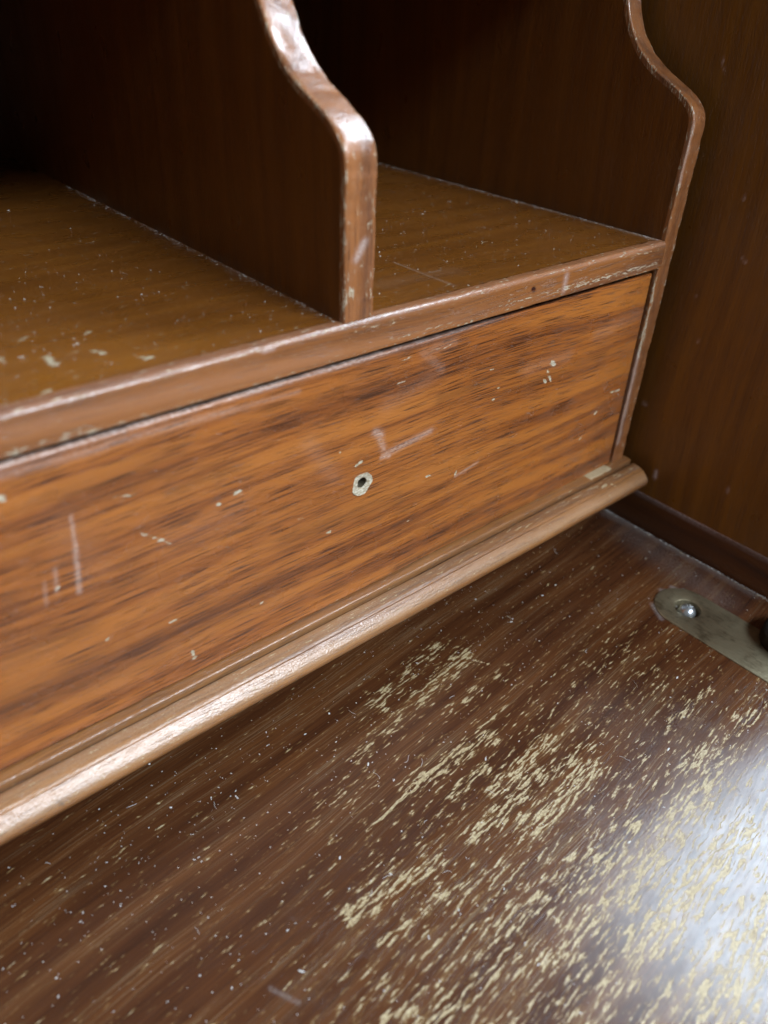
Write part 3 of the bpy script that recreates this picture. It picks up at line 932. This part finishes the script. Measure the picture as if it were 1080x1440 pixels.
me.shade_smooth()
me.set_sharp_from_angle(angle=math.radians(35))
plate = bpy.data.objects.new('plate', me)
C.objects.link(plate)
plate.parent = hinge
plate.location = -hinge.location


def lathe(name, prof, cx, cy, mat, parent, n=40, smooth=35):
    """prof: (radius, z) from the axis outwards"""
    P = [(cx + max(rr, .001) * math.cos(2 * math.pi * i / n), cy + max(rr, .001) * math.sin(2 * math.pi * i / n), z) for rr, z in prof for i in range(n)]
    F = grid_faces(len(prof), n, wrap=True, flip=True).tolist()
    return mesh_obj(name, P, F, mat, parent, smooth=smooth)


# domed slotted screw head sitting a little askew
P = []
nr, na = 14, 48
for i in range(nr + 1):
    ph = math.pi / 2 * i / nr
    rr = 2.9 * math.sin(ph)
    for j in range(na):
        a = 2 * math.pi * j / na
        x, y = rr * math.cos(a), rr * math.sin(a)
        z = 3.2 * math.cos(ph) - 1.7
        ca = math.radians(-38)
        across = -x * math.sin(ca) + y * math.cos(ca)
        if abs(across) < .5:
            z = min(z, .45)
        P.append((SX + x, SY + y, ZD - .15 + z + .06 * x))
F = grid_faces(nr + 1, na, wrap=True).tolist()
mesh_obj('screw', P, F, STEEL, hinge, smooth=38)
# pivot boss at the side of the leaf
PX, PY = -3.0, -77.0
boss = lathe('pivot', [(0, ZD + 4.2), (3.0, ZD + 4.2), (3.3, ZD + 4.5), (3.3, ZD + 5.6), (6.6, ZD + 5.9), (7.0, ZD + 5.6), (7.1, ZD + 5.0), (9.4, ZD + 4.9), (9.9, ZD + 4.5), (10, ZD + .1), (0, ZD + .1)], PX, PY, DARK_METAL, hinge)
rg_ = lathe('ring', [(3.35, ZD + 5.0), (3.35, ZD + 6.05), (3.7, ZD + 6.2), (6.3, ZD + 6.2), (6.65, ZD + 6.0), (6.65, ZD + 5.0)], PX, PY, BRONZE, hinge)
rg_.parent = boss
rg_.location = (0, 0, 0)

# ------------------------------------------------------------------ dust
def dust(name, label, spots, fibres):
    V, F = [], []
    for (o, u, v, w, L, B_, H) in spots:
        k = len(V)
        n = random.choice((4, 5, 6))
        a0 = random.random() * 6.28
        for i in range(n):
            a = a0 + 6.283 * i / n
            q = random.uniform(.65, 1.2)
            V.append(o + u * (L * q * math.cos(a)) + v * (B_ * q * math.sin(a)) - w * .01)
        V.append(o + w * H + u * random.uniform(-.3, .3) * L)
        F += [[k + i, k + (i + 1) % n, k + n] for i in range(n)]
    for (pts, w, rad) in fibres:
        k = len(V)
        m_ = len(pts)
        for i, p in enumerate(pts):
            tdir = (pts[min(i + 1, m_ - 1)] - pts[max(i - 1, 0)]).normalized()
            s = tdir.cross(w).normalized()
            V += [p + s * rad, p - s * rad, p + w * rad * 1.5]
        for i in range(m_ - 1):
            for j in range(3):
                F.append([k + i * 3 + j, k + i * 3 + (j + 1) % 3, k + (i + 1) * 3 + (j + 1) % 3, k + (i + 1) * 3 + j])
    o = mesh_obj(name, [tuple(v) for v in V], F, DUST, None, smooth=0)
    tag(o, label, 'dust', kind='stuff')
    return o


EX, EY, EZ = Vector((1, 0, 0)), Vector((0, 1, 0)), Vector((0, 0, 1))


def speck(o, w, e1, e2, big=1.0):
    s = big * min(.50, .09 + random.expovariate(1 / .07))
    a = random.random() * 3.14
    u = e1 * math.cos(a) + e2 * math.sin(a)
    v = w.cross(u)
    el = random.choice((1, 1, 1.3, 2.2))
    return (o, u, v, w, s * el * .75, s * .6, s * .55)


def fibre(o, w, e1, e2, L):
    a = random.random() * 6.28
    pts = []
    for i in range(9):
        pts.append(o.copy() + w * .06)
        o = o + (e1 * math.cos(a) + e2 * math.sin(a)) * (L / 8)
        a += random.uniform(-.45, .45)
    return (pts, w, .04)


sp, fb = [], []
for _ in range(1150):
    x, y = random.uniform(-232, 11), random.uniform(-126, 8)
    sp.append(speck(Vector((x, y, ZD + .05)), EZ, EX, EY))
for _ in range(420):                                                 # more settled close under the drawer
    x, y = random.uniform(-225, -60), random.gauss(-16, 14)
    sp.append(speck(Vector((x, y, ZD + .05)), EZ, EX, EY, .9))
for _ in range(26):
    fb.append(fibre(Vector((random.uniform(-215, 5), random.uniform(-115, 0), ZD + .05)), EZ, EX, EY, random.uniform(1.0, 3.0)))
for _ in range(1000):                                                # packed along the joint with the cabinet side
    sp.append(speck(Vector((12.2 - abs(random.gauss(0, .45)), random.uniform(-100, 25), ZD - .1)), EZ, EX, EY, 1.25))
dust('desk_dust', 'pale dust specks and lint scattered over the scratched desk top', sp, fb)
sp, fb = [], []
for _ in range(900):
    x = random.uniform(-215, 0)
    y = abs(random.gauss(0, 60)) + 3.5
    if y < 150 and not (-120 < x < -110):
        sp.append(speck(Vector((x, y, ZS + .03)), EZ, EX, EY, .85))
for _ in range(1500):                                                # dust gathered in the corners
    x = random.choice((-119.2 - abs(random.gauss(0, .8)), .6 - abs(random.gauss(0, 1.0))))
    sp.append(speck(Vector((x, random.uniform(2, 150), ZS + .03)), EZ, EX, EY, .7))
for _ in range(8):
    fb.append(fibre(Vector((random.uniform(-200, -5), random.uniform(6, 80), ZS + .05)), EZ, EX, EY, random.uniform(1.0, 2.5)))
dust('shelf_dust', 'fine pale dust specks lying on the shelf beside the divider', sp, fb)
